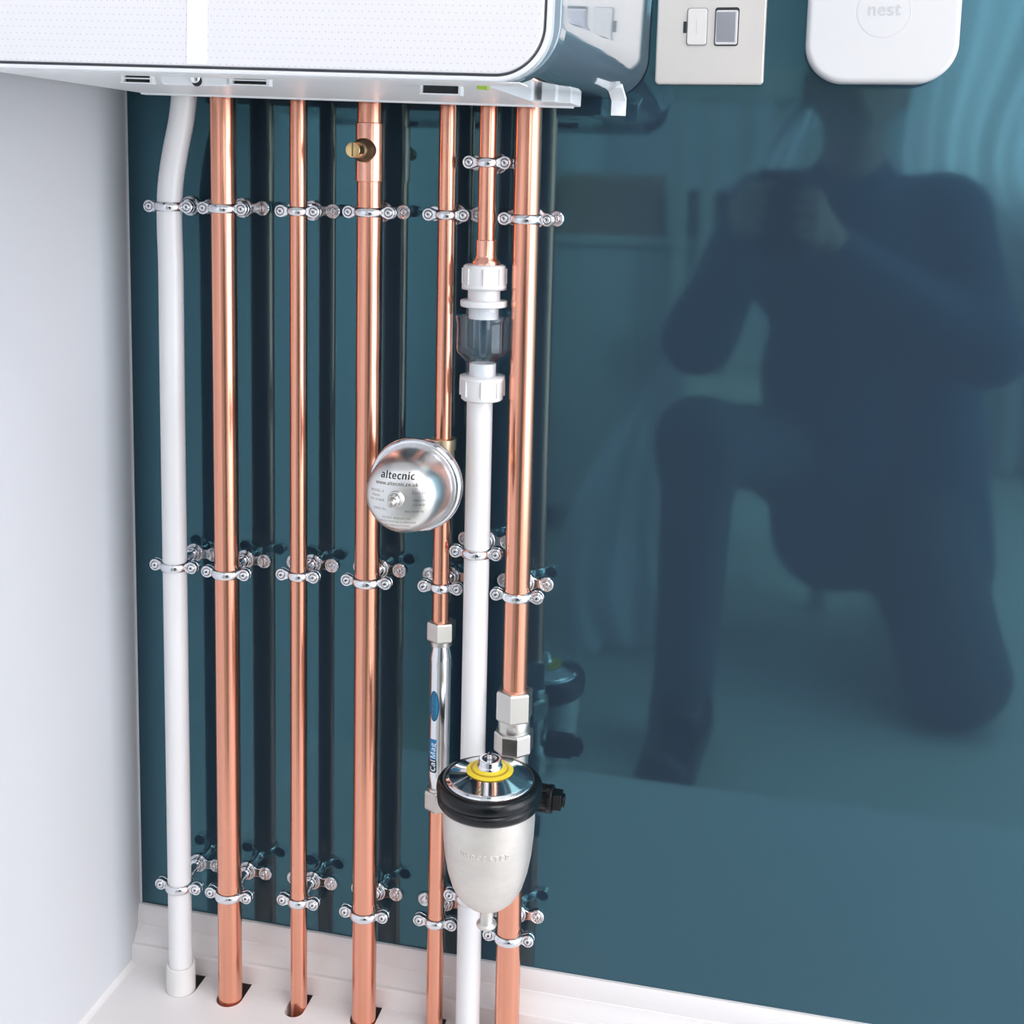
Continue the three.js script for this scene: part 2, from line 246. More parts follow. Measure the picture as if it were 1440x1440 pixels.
// ------------------------------------------------------------------ pipes
const NAMES = ['white plastic pipe nearest the left wall', 'first copper pipe from the left', 'thin second copper pipe from the left', 'third copper pipe from the left, with drain cock',
  'thin copper pipe that carries the round chrome vessel', 'fifth', 'rightmost thick copper pipe'];
function pipeGeo(r, y0, y1, x = 0, z = 0) {
  const g = lathe([[r - 0.001, y0], [r - 0.0003, y0], [r, y0 + 0.0004], [r, y1 - 0.0004], [r - 0.0003, y1], [r - 0.001, y1]], 40).translate(x, 0, z);
  const p = g.attributes.position, uv = g.attributes.uv;
  for (let i = 0; i < p.count; i++) uv.setXY(i, uv.getX(i), p.getY(i) * 0.6 + x * 3);
  return g;
}
{
  const [a, b, c, d, e, f, g] = PIPE, TOP = 0.846;
  // 0: white overflow pipe, bent at the top, in a socket at the foot
  const w = thing('white_overflow_pipe', 'white plastic pipe nearest the left wall, bent at the top and socketed at the foot', 'pipe', [a.x, 0, a.z]);
  part('tube', tube([[0, -0.10, 0], [0, 0.3, 0], [0, 0.60, 0], [0.0002, 0.690, 0], [-0.0004, 0.732, 0], [0.0012, 0.7600, 0], [0.0062, 0.7880, 0], [0.0120, 0.8130, 0], [0.0152, 0.836, 0], [0.0158, 0.850, 0]], a.r, 110, 36), M.pvc, w);
  part('socket', lathe([[0.0110, 0.0255], [0.0128, 0.0258], [0.0134, 0.0248], [0.0136, -0.02], [0.0136, -0.06]], 40), M.pvcWarm, w, 'wider white socket at the foot');
  const cu = (i, label, y0, y1, fittings = []) => {
    const q = PIPE[i], t = thing('copper_pipe', label, 'pipe', [q.x, 0, q.z]);
    part('tube', pipeGeo(q.r, y0, y1), M.copper, t); return t;
  };
  cu(1, 'thick copper pipe, leftmost of the copper ones, beside the bent white pipe', -0.12, TOP);
  cu(2, 'thin copper pipe running floor to boiler between two thick plain copper pipes', -0.12, TOP);
  const p3 = cu(3, 'thick copper pipe with a brass drain cock near the top', -0.12, TOP);
  const tee = part('tee_fitting', lathe([[0.0110, 0.7655], [0.0119, 0.7655], [0.0122, 0.7662], [0.0122, 0.8132], [0.0119, 0.814], [0.0110, 0.814]], 40), M.copperFit, p3, 'slightly wider copper tee');
  const dz = (pts) => latheZ(pts, 32).rotateX(0.02).translate(0, 0.7915, 0);
  const dr = part('drain_cock', dz([[0.0085, 0.008], [0.0092, 0.013], [0.0098, 0.0145], [0.0098, 0.0180], [0.0086, 0.0190], [0.0086, 0.0205], [0.0080, 0.0213], [0.0080, 0.0225], [0.0074, 0.0232], [0.0074, 0.0245], [0.0068, 0.0250], [0.0066, 0.0300], [0, 0.0300]]), M.brassDark, p3, 'tarnished brass drain cock');
  part('drain_plug', dz([[0.0050, 0.029], [0.0058, 0.030], [0.0062, 0.0318], [0.0062, 0.0415], [0.0056, 0.0428], [0, 0.0428]]), M.brass, dr, 'bright brass slotted plug');
  part('plug_slot', box(-0.0006, 0.0006, -0.0056, 0.0056, 0.0422, 0.0431).translate(0, 0.7910, 0), M.brassDark, dr);
  cu(4, 'thin copper pipe from boiler down to the round chrome vessel', 0.548, TOP);
  cu(4, 'short thin copper pipe between the round vessel and the chrome cylinder', 0.372, 0.512);
  cu(4, 'thin copper pipe from under the chrome cylinder to the floor', -0.12, 0.2235);
  const p5 = thing('copper_pipe', 'short thin copper pipe from boiler into the clear plastic trap', 'pipe', [0.3470, 0, 0.036]);
  part('tube', pipeGeo(0.0076, 0.712, TOP), M.copper, p5);
  part('coupling', lathe([[0.0076, 0.7203], [0.0084, 0.7203], [0.0086, 0.7195], [0.0086, 0.7075], [0.0098, 0.7042], [0.0118, 0.7022], [0.0118, 0.6985]], 36), M.copperFit, p5, 'copper coupling with flared foot');
  cu(6, 'rightmost thick copper pipe from boiler down to the filter valve', 0.316, TOP);
  cu(6, 'rightmost thick copper pipe between filter and floor', -0.12, 0.168);
}

// ------------------------------------------------------------------ white trap and waste pipe
{
  const x = 0.3440, z = 0.036;
  const t = thing('waste_trap', 'white and clear plastic waste trap hanging from the short copper pipe', 'trap', [0.3458, 0, z]);
  const capNut = (r, y0, y1, top) => {                                      // ribbed plastic cap nut
    const g = [lathe(top ? [[0.009, y1], [r - 0.003, y1], [r - 0.0012, y1 - 0.0012], [r - 0.001, y0 + 0.005], [r, y0 + 0.003], [r, y0], [0.011, y0]] : [[0.011, y1], [r, y1], [r, y1 - 0.003], [r - 0.0012, y1 - 0.005], [r - 0.0014, y0 + 0.0014], [r - 0.003, y0], [0.009, y0]], 48)];
    for (let i = 0; i < 8; i++) g.push(rbox(-0.0007, 0.0007, y0 + 0.004, y1 - 0.003, r - 0.0020, r + 0.0002, 0.0005, 1).rotateY(i / 8 * Math.PI * 2 + 0.2));
    return g;
  };
  part('cap_nut', capNut(0.0187, 0.6795, 0.7000, true), M.pvc, t);
  part('neck', lathe([[0.0135, 0.6800], [0.0135, 0.6705], [0.0190, 0.6705], [0.0196, 0.6698], [0.0196, 0.6660], [0.0190, 0.6650], [0.0125, 0.6650], [0.0125, 0.655]], 48), M.pvc, t);
  part('clear_body', lathe([[0.0150, 0.6648], [0.0150, 0.6580], [0.0228, 0.6576], [0.0232, 0.6565], [0.0226, 0.6530], [0.0222, 0.6500], [0.0222, 0.6290], [0.0212, 0.6260], [0.0150, 0.6190], [0.0138, 0.6170], [0.0138, 0.6050]], 56), M.clear, t, 'clear plastic chamber');
  part('inner_valve', [lathe([[0.0090, 0.657], [0.0095, 0.650], [0.0085, 0.640], [0.0030, 0.622]], 32), box(-0.0004, 0.0004, 0.626, 0.654, -0.012, 0.012), box(-0.006, -0.0052, 0.632, 0.654, -0.010, 0.010)], M.clear, t);
  part('inner_spigot', lathe([[0.0098, 0.6175], [0.0112, 0.6175], [0.0112, 0.60]], 40), M.pvc, t);
  part('cap_nut', capNut(0.0190, 0.5862, 0.6070, false), M.pvc, t);
  const p = thing('white_waste_pipe', 'straight white plastic waste pipe from the trap to the floor', 'pipe', [x, 0, z]);
  part('tube', pipeGeo(0.0109, -0.12, 0.594), M.pvc, p);
}

// ------------------------------------------------------------------ pipe clips
function clip(i, y, row, dx = 0, where) {
  const q = PIPE[i], r = q.r, Z = q.z, ex = r < 0.009 ? 0.0150 : 0.0178;
  const t = thing('pipe_clip', 'chrome pipe clip in the ' + row + ' row on the ' + where, 'pipe clip', [q.x + dx, y, 0], 'chrome pipe clips');
  const half = (front) => {
    const a = front ? -Math.PI / 2 : Math.PI / 2;
    const prof = []; for (let k = 0; k <= 8; k++) { const th = -Math.PI / 2 + k / 8 * Math.PI; prof.push([r + 0.0004 + 0.0024 * Math.cos(th), 0.0040 * Math.sin(th)]); }
    const g = [lathe(prof, 24, a, Math.PI).translate(0, 0, Z)];
    for (const s of [-1, 1]) {
      const lug = new THREE.Shape(); const X = ex * s;
      lug.absarc(X, 0, 0.0054, s > 0 ? -2.2 : Math.PI - 2.2, s > 0 ? 2.2 : Math.PI + 2.2); lug.lineTo(s * (r + 0.0006), s * 0.0030); lug.lineTo(s * (r + 0.0006), -s * 0.0030); lug.closePath();
      g.push(front ? extrude(lug, 0.0040, Z + 0.0003, 0.0007) : extrude(lug, 0.0040, Z - 0.0043, 0.0007));
    }
    return g;
  };
  part('ring_front', half(true), M.chrome, t);
  part('ring_back', half(false), M.chrome, t);
  for (const s of [-1, 1]) { const k = part('screw', SCREW, M.chrome, t); k.position.set(ex * s, 0, Z + 0.0040); part('recess', RECESS, M.dark, k); }
  part('rod', latheZ([[0.0042, 0.003], [0.0042, Z - r - 0.008], [0.0056, Z - r - 0.0075], [0.0056, Z - r - 0.002], [0.0050, Z - r + 0.001]], 24), M.chrome, t);
  const bp = part('backplate', PLATE, M.chrome, t);
  for (const s of [-1, 1]) part('screw', SCREW, M.chrome, bp).position.set(0.0188 * s, 0, 0.0022);
  return t;
}
const SCREW = latheZ([[0.0000, 0.0010], [0.0012, 0.0010], [0.0014, 0.0014], [0.0022, 0.0015], [0.0029, 0.0011], [0.0031, 0.0004], [0.0036, 0.0004], [0.0038, 0.0008], [0.0042, 0.0008], [0.0044, 0.0000]], 20);
const RECESS = merge([latheZ([[0.0030, 0.00055], [0.0037, 0.00055]], 20), box(-0.0009, 0.0009, -0.00025, 0.00025, 0.0010, 0.00135), box(-0.00025, 0.00025, -0.0009, 0.0009, 0.0010, 0.00135)]);
const PLATE = (() => {
  const s = new THREE.Shape(), w = 0.0188, r = 0.0066;
  s.absarc(w, 0, r, -2.3, 2.3); s.quadraticCurveTo(0.0112, 0.0028, 0.0070, 0.0056); s.absarc(0, 0, 0.0090, 0.67, Math.PI - 0.67); s.quadraticCurveTo(-0.0112, 0.0028, -w + r * 0.666, 0.0049);
  s.absarc(-w, 0, r, Math.PI - 2.3, Math.PI + 2.3); s.quadraticCurveTo(-0.0112, -0.0028, -0.0070, -0.0056); s.absarc(0, 0, 0.0090, Math.PI + 0.67, 2 * Math.PI - 0.67); s.quadraticCurveTo(0.0112, -0.0028, w - r * 0.666, -0.0049); s.closePath();
  const rim = (x, rr, z) => new THREE.TorusGeometry(rr, 0.0007, 8, 28).translate(x, 0, z);
  return merge([extrude(s, 0.0024, 0.0002, 0.0006), rim(w, 0.0055, 0.0026), rim(-w, 0.0055, 0.0026), rim(0, 0.0078, 0.0028), latheZ([[0.0068, 0.002], [0.0066, 0.0062], [0.0056, 0.0068], [0.003, 0.0068]], 28)]);
})();
{
  const W = ['bent white pipe', 'leftmost thick copper pipe', 'leftmost thin copper pipe', 'copper pipe with drain cock', 'thin copper pipe above or below the round vessel', 'white waste pipe', 'rightmost thick copper pipe'];
  const rows = [['upper', [0.7400, 0.7397, 0.7390, 0.7400, 0.7396, null, 0.7382]], ['middle', [0.4165, 0.4150, 0.4172, 0.4187, 0.4181, 0.4540, 0.4190]], ['bottom', [0.1054, 0.1053, 0.1057, 0.1052, 0.1049, 0.1380, 0.1050]]];
  const w4 = ['thin copper pipe above the round vessel', 'thin copper pipe under the round vessel', 'thin copper pipe below the chrome cylinder'];
  rows.forEach(([row, ys], k) => ys.forEach((y, i) => { if (y !== null) clip(i, y, row, 0, i === 4 ? w4[k] : W[i]); }));
  const q = { ...PIPE[5] }; PIPE[5] = { x: 0.3467, z: 0.036, r: 0.0076 };
  const c = clip(5, 0.7834, 'topmost', 0, 'short copper pipe above the clear trap'); c.userData.label = 'highest chrome pipe clip, alone on the short copper pipe above the trap';
  PIPE[5] = q;
}

// ------------------------------------------------------------------ round chrome vessel (water hammer arrester) on its tee
const font = await new FontLoader().loadAsync('fonts/droid/droid_sans_bold.typeface.json');
{
  const x = 0.3113, y = 0.5262, off = -0.0032;
  const t = thing('shock_arrester', 'round polished chrome vessel with printed dome standing out from thin copper pipe', 'vessel', [x, y, 0]);
  part('tee_fitting', [lathe([[0.0078, 0.0235], [0.0108, 0.0235], [0.0110, 0.0228], [0.0110, 0.014], [0.0098, 0.013], [0.0098, -0.016], [0.0078, -0.016]], 36).translate(0, 0, 0.030), latheZ([[0.0095, 0.030], [0.0095, 0.060], [0.0125, 0.061], [0.0125, 0.072], [0.0085, 0.073], [0.0085, 0.092]], 32).translate(off / 2, 0, 0)], M.brassPale, t, 'dull brass tee behind the vessel');
  part('flange', latheZ([[0, 0.0900], [0.030, 0.0900], [0.0365, 0.0925], [0.0382, 0.0955], [0.0387, 0.0985], [0.0382, 0.1015], [0.0366, 0.1035], [0.0345, 0.1040], [0.0336, 0.1030], [0.0330, 0.1030]], 72).translate(off, 0, 0), M.chrome, t, 'brushed chrome rear flange');
  const R = 0.0331;
  const dg = latheZ([[0.0331, 0.1015], [0.0331, 0.1075], [0.0328, 0.114], [0.0320, 0.1215], [0.0309, 0.1285], [0.0293, 0.1348], [0.0268, 0.1402], [0.0232, 0.1440], [0.0185, 0.1465], [0.0120, 0.1485], [0, 0.1496]], 72);
  const p = dg.attributes.position, uv = dg.attributes.uv;
  for (let i = 0; i < p.count; i++) uv.setXY(i, p.getX(i) / R / 2 + 0.5, p.getY(i) / R / 2 + 0.5);
  const printed = (mask) => (c, w) => {
    c.fillStyle = '#fff'; c.fillRect(0, 0, w, w); c.fillStyle = mask ? '#000' : '#26221f'; c.textAlign = 'center';
    c.font = 'bold 112px sans-serif'; c.fillText('altecnic', 505, 262);
    c.fillStyle = mask ? '#333' : '#5a5046'; c.font = 'bold 56px sans-serif'; c.fillText('www.altecnic.co.uk', 500, 336);
    c.fillStyle = mask ? '#555' : '#6a5d50'; c.font = '40px sans-serif';
    c.fillText('MODEL: A', 265, 428); c.fillText('Water', 250, 482); c.fillText('PN 10 BAR', 265, 536);
    c.fillText('0.16 LTR', 770, 425); c.fillText('PRE-CH', 780, 515); c.fillText('3.5 BAR', 775, 567);
    c.font = '36px sans-serif';
    c.fillText('SERIAL No.', 300, 640); c.fillText('MAX TEMP 90', 720, 650); c.fillText('DO NOT REMOVE CAP', 500, 745); c.fillText('UNLESS SYSTEM IS DRAINED', 505, 795); c.fillText('SEE INSTRUCTIONS', 500, 845); c.fillText('MADE IN ITALY', 500, 890);
  };
  const print = canvasTexture(1024, 1024, printed(false)), printMetal = canvasTexture(1024, 1024, printed(true), false);
  part('dome', dg.translate(off, 0, 0), P({ color: lin(0.80, 0.79, 0.78), metalness: 1, metalnessMap: printMetal, roughness: 0.30, map: print }), t, 'printed chrome dome');
  const v = part('valve_stub', latheZ([[0.0066, 0.1490], [0.0066, 0.1508], [0.0058, 0.1516], [0.0044, 0.1518], [0.0044, 0.1560], [0.0040, 0.1566], [0.0028, 0.1568], [0.0028, 0.1640], [0.0023, 0.1650], [0, 0.1650]], 32).translate(off, 0.0012, 0), M.nickel, t, 'small centre valve stub');
  part('valve_nut', hexNut(0.0052, 0.1515, 0.1545, 0.0005).rotateX(Math.PI / 2).translate(off, 0.0012, 0), M.chrome, v);
}

// ------------------------------------------------------------------ chrome scale inhibitor
{
  const t = thing('scale_inhibitor', 'slim chrome cylinder with blue printed logos fitted in thin copper pipe', 'inhibitor', [0.3121, 0, 0.030]);
  const W = 512, H = 1024; // the sleeve unrolled: full turn wide, y 0.232 to 0.366 high
  const ly = (y) => H - (y - 0.232) / 0.134 * H, mm = H / 134;
  const draw = (mask) => (c) => {
    c.fillStyle = mask ? '#fff' : '#fff'; c.fillRect(0, 0, W, H);
    const sx = W / (2 * Math.PI * 10.2);                                    // pixels per millimetre round the sleeve
    c.save(); c.translate(W / 2, ly(0.3128)); c.scale(sx, mm);
    c.fillStyle = mask ? '#000' : '#1b86b4'; c.beginPath(); c.ellipse(0, 0, 4.6, 14, 0, 0, 7); c.fill();
    if (!mask) { c.rotate(-Math.PI / 2); c.strokeStyle = '#0f4e74'; c.lineWidth = 0.9; c.beginPath(); c.ellipse(0, 0.4, 13.2, 4.0, 0, 0, 7); c.stroke(); c.fillStyle = '#0d4a6d'; c.font = 'italic bold 5.5px serif'; c.textAlign = 'center'; c.fillText('inhibitor', -0.5, 1.8); }
    c.restore();
    c.save(); c.translate(W / 2 - 0.6 * sx, ly(0.2668)); c.scale(sx, mm);
    c.fillStyle = mask ? '#000' : '#1a86c0'; c.fillRect(-3.6, -15.5, 7.2, 21);
    c.fillStyle = mask ? '#000' : '#12344d'; c.beginPath(); c.roundRect ? c.roundRect(-3.9, 3.0, 7.8, 12.5, 2) : c.rect(-3.9, 3.0, 7.8, 12.5); c.fill();
    if (!mask) { c.rotate(-Math.PI / 2); c.fillStyle = '#eef6fa'; c.font = 'bold 7.4px sans-serif'; c.textAlign = 'left'; c.fillText('Cal', -14.6, 2.6); c.fillStyle = '#d9f0fa'; c.fillText('Mag', -2.8, 2.6); }
    c.restore();
  };
  const map = canvasTexture(W, H, draw(false)), met = canvasTexture(W, H, draw(true), false);
  const sm = P({ color: lin(0.84, 0.85, 0.88), map, metalness: 1, metalnessMap: met, roughness: 0.16 });
  const g = lathe([[0.0086, 0.2322], [0.0088, 0.2370], [0.0102, 0.2440], [0.0103, 0.2470], [0.0103, 0.3530], [0.0101, 0.3560], [0.0088, 0.3625], [0.0086, 0.366]], 64);
  const p = g.attributes.position, uv = g.attributes.uv; for (let i = 0; i < p.count; i++) uv.setY(i, (p.getY(i) - 0.232) / 0.134);
  part('sleeve', g.rotateY(Math.PI - 0.30), sm, t, 'chrome sleeve with blue logos');
  part('compression_nut', [hexNut(0.0128, 0.3700, 0.3878, 0.0018, 6, 0.0077), lathe([[0.0098, 0.366], [0.0098, 0.370]], 32)], M.nickel, t);
  part('compression_nut', [hexNut(0.0128, 0.2138, 0.2322, 0.0018, 6, 0.0077), lathe([[0.0102, 0.232], [0.0102, 0.2342], [0.0088, 0.2342]], 32)], M.nickel, t);
}

// ------------------------------------------------------------------ magnetic filter with its valve, on the right-hand pipe
{
  const X = 0.3765, Z = 0.110;
  const t = thing('magnetic_filter', 'nickel filter canister with black collar and chrome lid in front of the rightmost pipe', 'filter', [X, 0.0022, Z]);
  part('canister', lathe([[0.0372, 0.2740], [0.0374, 0.2560], [0.0368, 0.2420], [0.0352, 0.2262], [0.0326, 0.2118], [0.0288, 0.1992], [0.0234, 0.1896], [0.0170, 0.1834], [0.0104, 0.1804], [0.0066, 0.1795]], 72), M.cast, t, 'matt cast nickel body');
  const rAt = (y) => 0.0352 + (y - 0.226) / (0.242 - 0.226) * (0.0368 - 0.0352);
  const word = 'WORCESTER', yb = 0.2400, letters = [];
  [...word].forEach((ch, i) => {
    const g = new TextGeometry(ch, { font, size: 0.0044, depth: 0.0010, curveSegments: 4 }); g.computeBoundingBox();
    const w = g.boundingBox.max.x - g.boundingBox.min.x; g.translate(-w / 2 - g.boundingBox.min.x, 0, 0).rotateX(0.10);
    const a = 0.16 + (i - 4) * 0.125; letters.push(g.translate(0, yb, rAt(yb) - 0.0003).rotateY(a));
  });
  part('raised_lettering', letters, M.cast, t);
  part('collar', lathe([[0.0375, 0.2700], [0.0402, 0.2695], [0.0418, 0.2718], [0.0420, 0.2752], [0.0424, 0.2765], [0.0404, 0.2776], [0.0404, 0.2786], [0.0424, 0.2798], [0.0429, 0.2825], [0.0424, 0.2858], [0.0408, 0.2882], [0.0380, 0.2894], [0.0352, 0.2890]], 72), M.rubber, t, 'black rubbery screw collar');
  const lid = part('lid', lathe([[0.0352, 0.2870], [0.0354, 0.2888], [0.0350, 0.2900], [0.0338, 0.2904], [0.0334, 0.2912], [0.0322, 0.2918], [0.0190, 0.2962], [0.0110, 0.2985], [0, 0.2985]], 72), P({ color: lin(0.80, 0.81, 0.83), metalness: 1, roughness: 0.07 }), t, 'polished chrome conical lid');
  const yl = canvasTexture(512, 512, (c) => {
    c.fillStyle = '#e9cf3a'; c.fillRect(0, 0, 512, 512); c.strokeStyle = '#b99a1e'; c.lineWidth = 22; c.beginPath(); c.arc(256, 256, 196, 0, 7); c.stroke();
    c.fillStyle = '#6d5a12'; c.font = 'bold 20px sans-serif'; c.textAlign = 'center';
    const s = 'OPEN  •  CLOSE  •  CLEAN FILTER  •  '; for (let i = 0; i < s.length; i++) { c.save(); c.translate(256, 256); c.rotate(i / s.length * Math.PI * 2); c.fillText(s[i], 0, -188); c.restore(); }
  });
  const yg = lathe([[0.0095, 0.30015], [0.0191, 0.2969]], 56); { const p = yg.attributes.position, uv = yg.attributes.uv; for (let i = 0; i < p.count; i++) uv.setXY(i, p.getX(i) / 0.0382 + 0.5, -p.getZ(i) / 0.0382 + 0.5); }
  part('ring_label', yg, P({ map: yl, roughness: 0.4 }), lid, 'yellow ring label');
  part('bleed_knob', lathe([[0.0104, 0.2990], [0.0104, 0.3005], [0.0098, 0.3020], [0.0092, 0.3024], [0.0092, 0.3060], [0.0086, 0.3066], [0.0050, 0.3066], [0.0048, 0.3060], [0, 0.3060]], 40), M.chrome, lid, 'chrome knob');
  part('bleed_screw', [rbox(-0.0018, 0.0018, 0.3058, 0.3105, -0.0032, 0.0032, 0.0006, 1)], M.chrome, lid);
  part('drain_nipple', lathe([[0.0070, 0.1800], [0.0060, 0.1785], [0.0056, 0.1765], [0.0054, 0.1650], [0.0080, 0.1640], [0.0084, 0.1628], [0.0078, 0.1615], [0.0030, 0.1612], [0, 0.1640]], 36), M.cast, t, 'drain nipple underneath');
  // manifold behind, on the pipe
  const v = thing('filter_valve', 'nickel valve body with hexagon nuts and black handle joining filter to pipe', 'valve', [PIPE[6].x, 0, PIPE[6].z]);
  part('compression_nut', hexNut(0.0163, 0.3080, 0.3352, 0.0022, 6, 0.0112), M.nickel, v);
  part('body', [lathe([[0.0112, 0.3085], [0.0138, 0.3085], [0.0138, 0.2985], [0.0132, 0.2980], [0.0132, 0.2560], [0.0158, 0.2520], [0.0170, 0.2420], [0.0170, 0.1960], [0.0140, 0.1900], [0.0140, 0.1860], [0.0112, 0.1860]], 48), latheZ([[0.0165, 0.0], [0.0165, 0.030], [0.0190, 0.031], [0.0190, 0.0365], [0.0150, 0.040]], 36).translate(0, 0.230, 0)], M.nickel, v);
  part('union_nut', hexNut(0.0172, 0.2795, 0.2985, 0.002, 8), M.nickel, v);
  part('compression_nut', hexNut(0.0158, 0.1640, 0.1870, 0.0022, 6, 0.0112), M.nickel, v);
  const hx = (pts) => lathe(pts, 32).rotateZ(-Math.PI / 2);
  const h = part('handle', [hx([[0.0080, 0.014], [0.0125, 0.0150], [0.0125, 0.0225], [0.0100, 0.0235], [0.0100, 0.0330], [0.0118, 0.0340], [0.0118, 0.0380], [0.0112, 0.0387], [0, 0.0387]]).translate(0, 0.2470, 0.014), ...[0, 1, 2, 3, 4, 5].map((k) => rbox(0.0230, 0.0340, -0.0015, 0.0015, 0.0095, 0.0116, 0.0005, 1).rotateX(k / 6 * Math.PI * 2).translate(0, 0.2470, 0.014))], M.black, v, 'ribbed black plastic handle');
  part('handle_end', [rbox(0.0380, 0.0465, 0.2400, 0.2540, 0.0075, 0.0205, 0.0012), rbox(0.0455, 0.0488, 0.2425, 0.2515, 0.0095, 0.0185, 0.001)], M.black, h);
}

// ------------------------------------------------------------------ fused switch and wireless receiver on the panel
{
  const x0 = 0.4775, y0 = 0.8493, w = 0.0862;
  const t = thing('fused_switch', 'square brushed-steel fused switch plate on the teal panel beside the boiler', 'switch', [x0, y0, 0]);
  part('plate', extrude(rrect(0, w, 0, w, 0.0035), 0.0082, 0.0004, 0.0016), M.spur, t, 'brushed steel face plate');
  const fr = (a, b, c, d, z) => { const s = rrect(a - 0.0008, b + 0.0008, c - 0.0008, d + 0.0008, 0.0022); return extrude(s, 0.0004, z); };
  const f0 = 0.0247, f1 = 0.0398, g0 = 0.0310, g1 = 0.0590, r0 = 0.0468, r1 = 0.0642;
  part('fuse_surround', fr(f0, f1, g0, g1, 0.0084), M.groove, t);
  const fh = part('fuse_holder', extrude(rrect(f0, f1, g0, g1, 0.0020), 0.0022, 0.0084, 0.0005), M.spurCream, t, 'cream fuse carrier');
  part('release_tab', rbox(f0 - 0.0034, f0 - 0.0008, 0.0402, 0.0492, 0.0084, 0.0092, 0.0003, 1), M.dark, fh);
  part('fuse_symbol', box(f0 + 0.0072, f0 + 0.0078, 0.040, 0.050, 0.0105, 0.0108), M.whiteShade, fh);
  part('rocker_surround', fr(r0, r1, g0 - 0.0002, g1 + 0.0002, 0.0084), M.dark, t);
  part('rocker', [extrude(rrect(r0, r1, g0, g1 - 0.0014, 0.0016), 0.0026, 0.0084, 0.0007)], M.whiteShade, t, 'pale rocker rim');
  part('rocker_face', box(-0.0072, 0.0072, -0.0115, 0.0115, 0, 0.0010).rotateX(0.05).translate((r0 + r1) / 2 - 0.0004, (g0 + g1) / 2 - 0.0006, 0.0106), M.rocker, t, 'brushed grey rocker face');
}
{
  const x0 = 0.5945, y0 = 0.8495, w = 0.112;
  const t = thing('wireless_receiver', 'white rounded-square wireless receiver with round button on the teal panel', 'receiver', [x0, y0, 0]);
  part('base', extrude(rrect(0.004, w - 0.004, 0.004, w - 0.004, 0.027), 0.010, 0.0004), M.whiteShade, t);
  part('cover', extrude(rrect(0, w, 0, w, 0.030), 0.021, 0.0085, 0.004, 0.004, 5), M.white, t);
  const b = part('button', latheZ([[0.0192, 0.0290], [0.0192, 0.0294], [0.0188, 0.0297], [0, 0.0297]], 56).translate(w / 2, 0.0530, 0), M.white, t);
  part('button_gap', new THREE.TorusGeometry(0.0195, 0.00035, 6, 64).translate(w / 2, 0.0530, 0.0294), M.whiteShade, b);
  const tx = new TextGeometry('nest', { font, size: 0.0085, depth: 0.0003, curveSegments: 5 }); tx.computeBoundingBox();
  part('lettering', tx.translate(w / 2 - tx.boundingBox.max.x / 2, 0.0500, 0.0296), P({ color: lin(0.54, 0.54, 0.56), roughness: 0.3 }), b);
}

// ------------------------------------------------------------------ the room behind the camera, mirrored in the panel
{
  const t = thing('window_curtain', 'pale curtain with soft folds gathered in front of the far window', 'curtain', [0, 0, ROOM.z - 0.12]);
  const nu = 150, nv = 60, pos = [], uv = [], idx = [];
  for (let j = 0; j <= nv; j++) for (let i = 0; i <= nu; i++) {
    const u = i / nu, v = j / nv, y = 2.14 - v * 2.26;
    const pull = Math.exp(-Math.pow((y - 0.85) / 0.38, 2));                    // gathered at the tie
    const low = THREE.MathUtils.smoothstep(0.75 - y, 0, 0.35);
    const xa = 1.02 - 0.05 * pull + 0.30 * low, xb = 2.34 - 0.55 * pull;
    const f = u + 0.05 * Math.sin(v * 5);
    pos.push(xa + (xb - xa) * u, y, 0.035 * Math.sin(f * 75) + 0.022 * Math.sin(f * 31 + 1.3)); uv.push(u, v);
    if (i < nu && j < nv) { const a = j * (nu + 1) + i; idx.push(a, a + nu + 1, a + 1, a + 1, a + nu + 1, a + nu + 2); }
  }
  const g = new THREE.BufferGeometry(); g.setAttribute('position', new THREE.Float32BufferAttribute(pos, 3)); g.setAttribute('uv', new THREE.Float32BufferAttribute(uv, 2)); g.setIndex(idx); g.computeVertexNormals();
  part('cloth', g, M.curtain, t);
  part('rail', [new THREE.CylinderGeometry(0.014, 0.014, 1.5, 20).rotateZ(Math.PI / 2).translate(1.66, 2.16, 0), box(0.99, 1.01, 2.15, 2.17, 0, 0.12), box(2.3, 2.32, 2.15, 2.17, 0, 0.12)], M.frame, t);
}
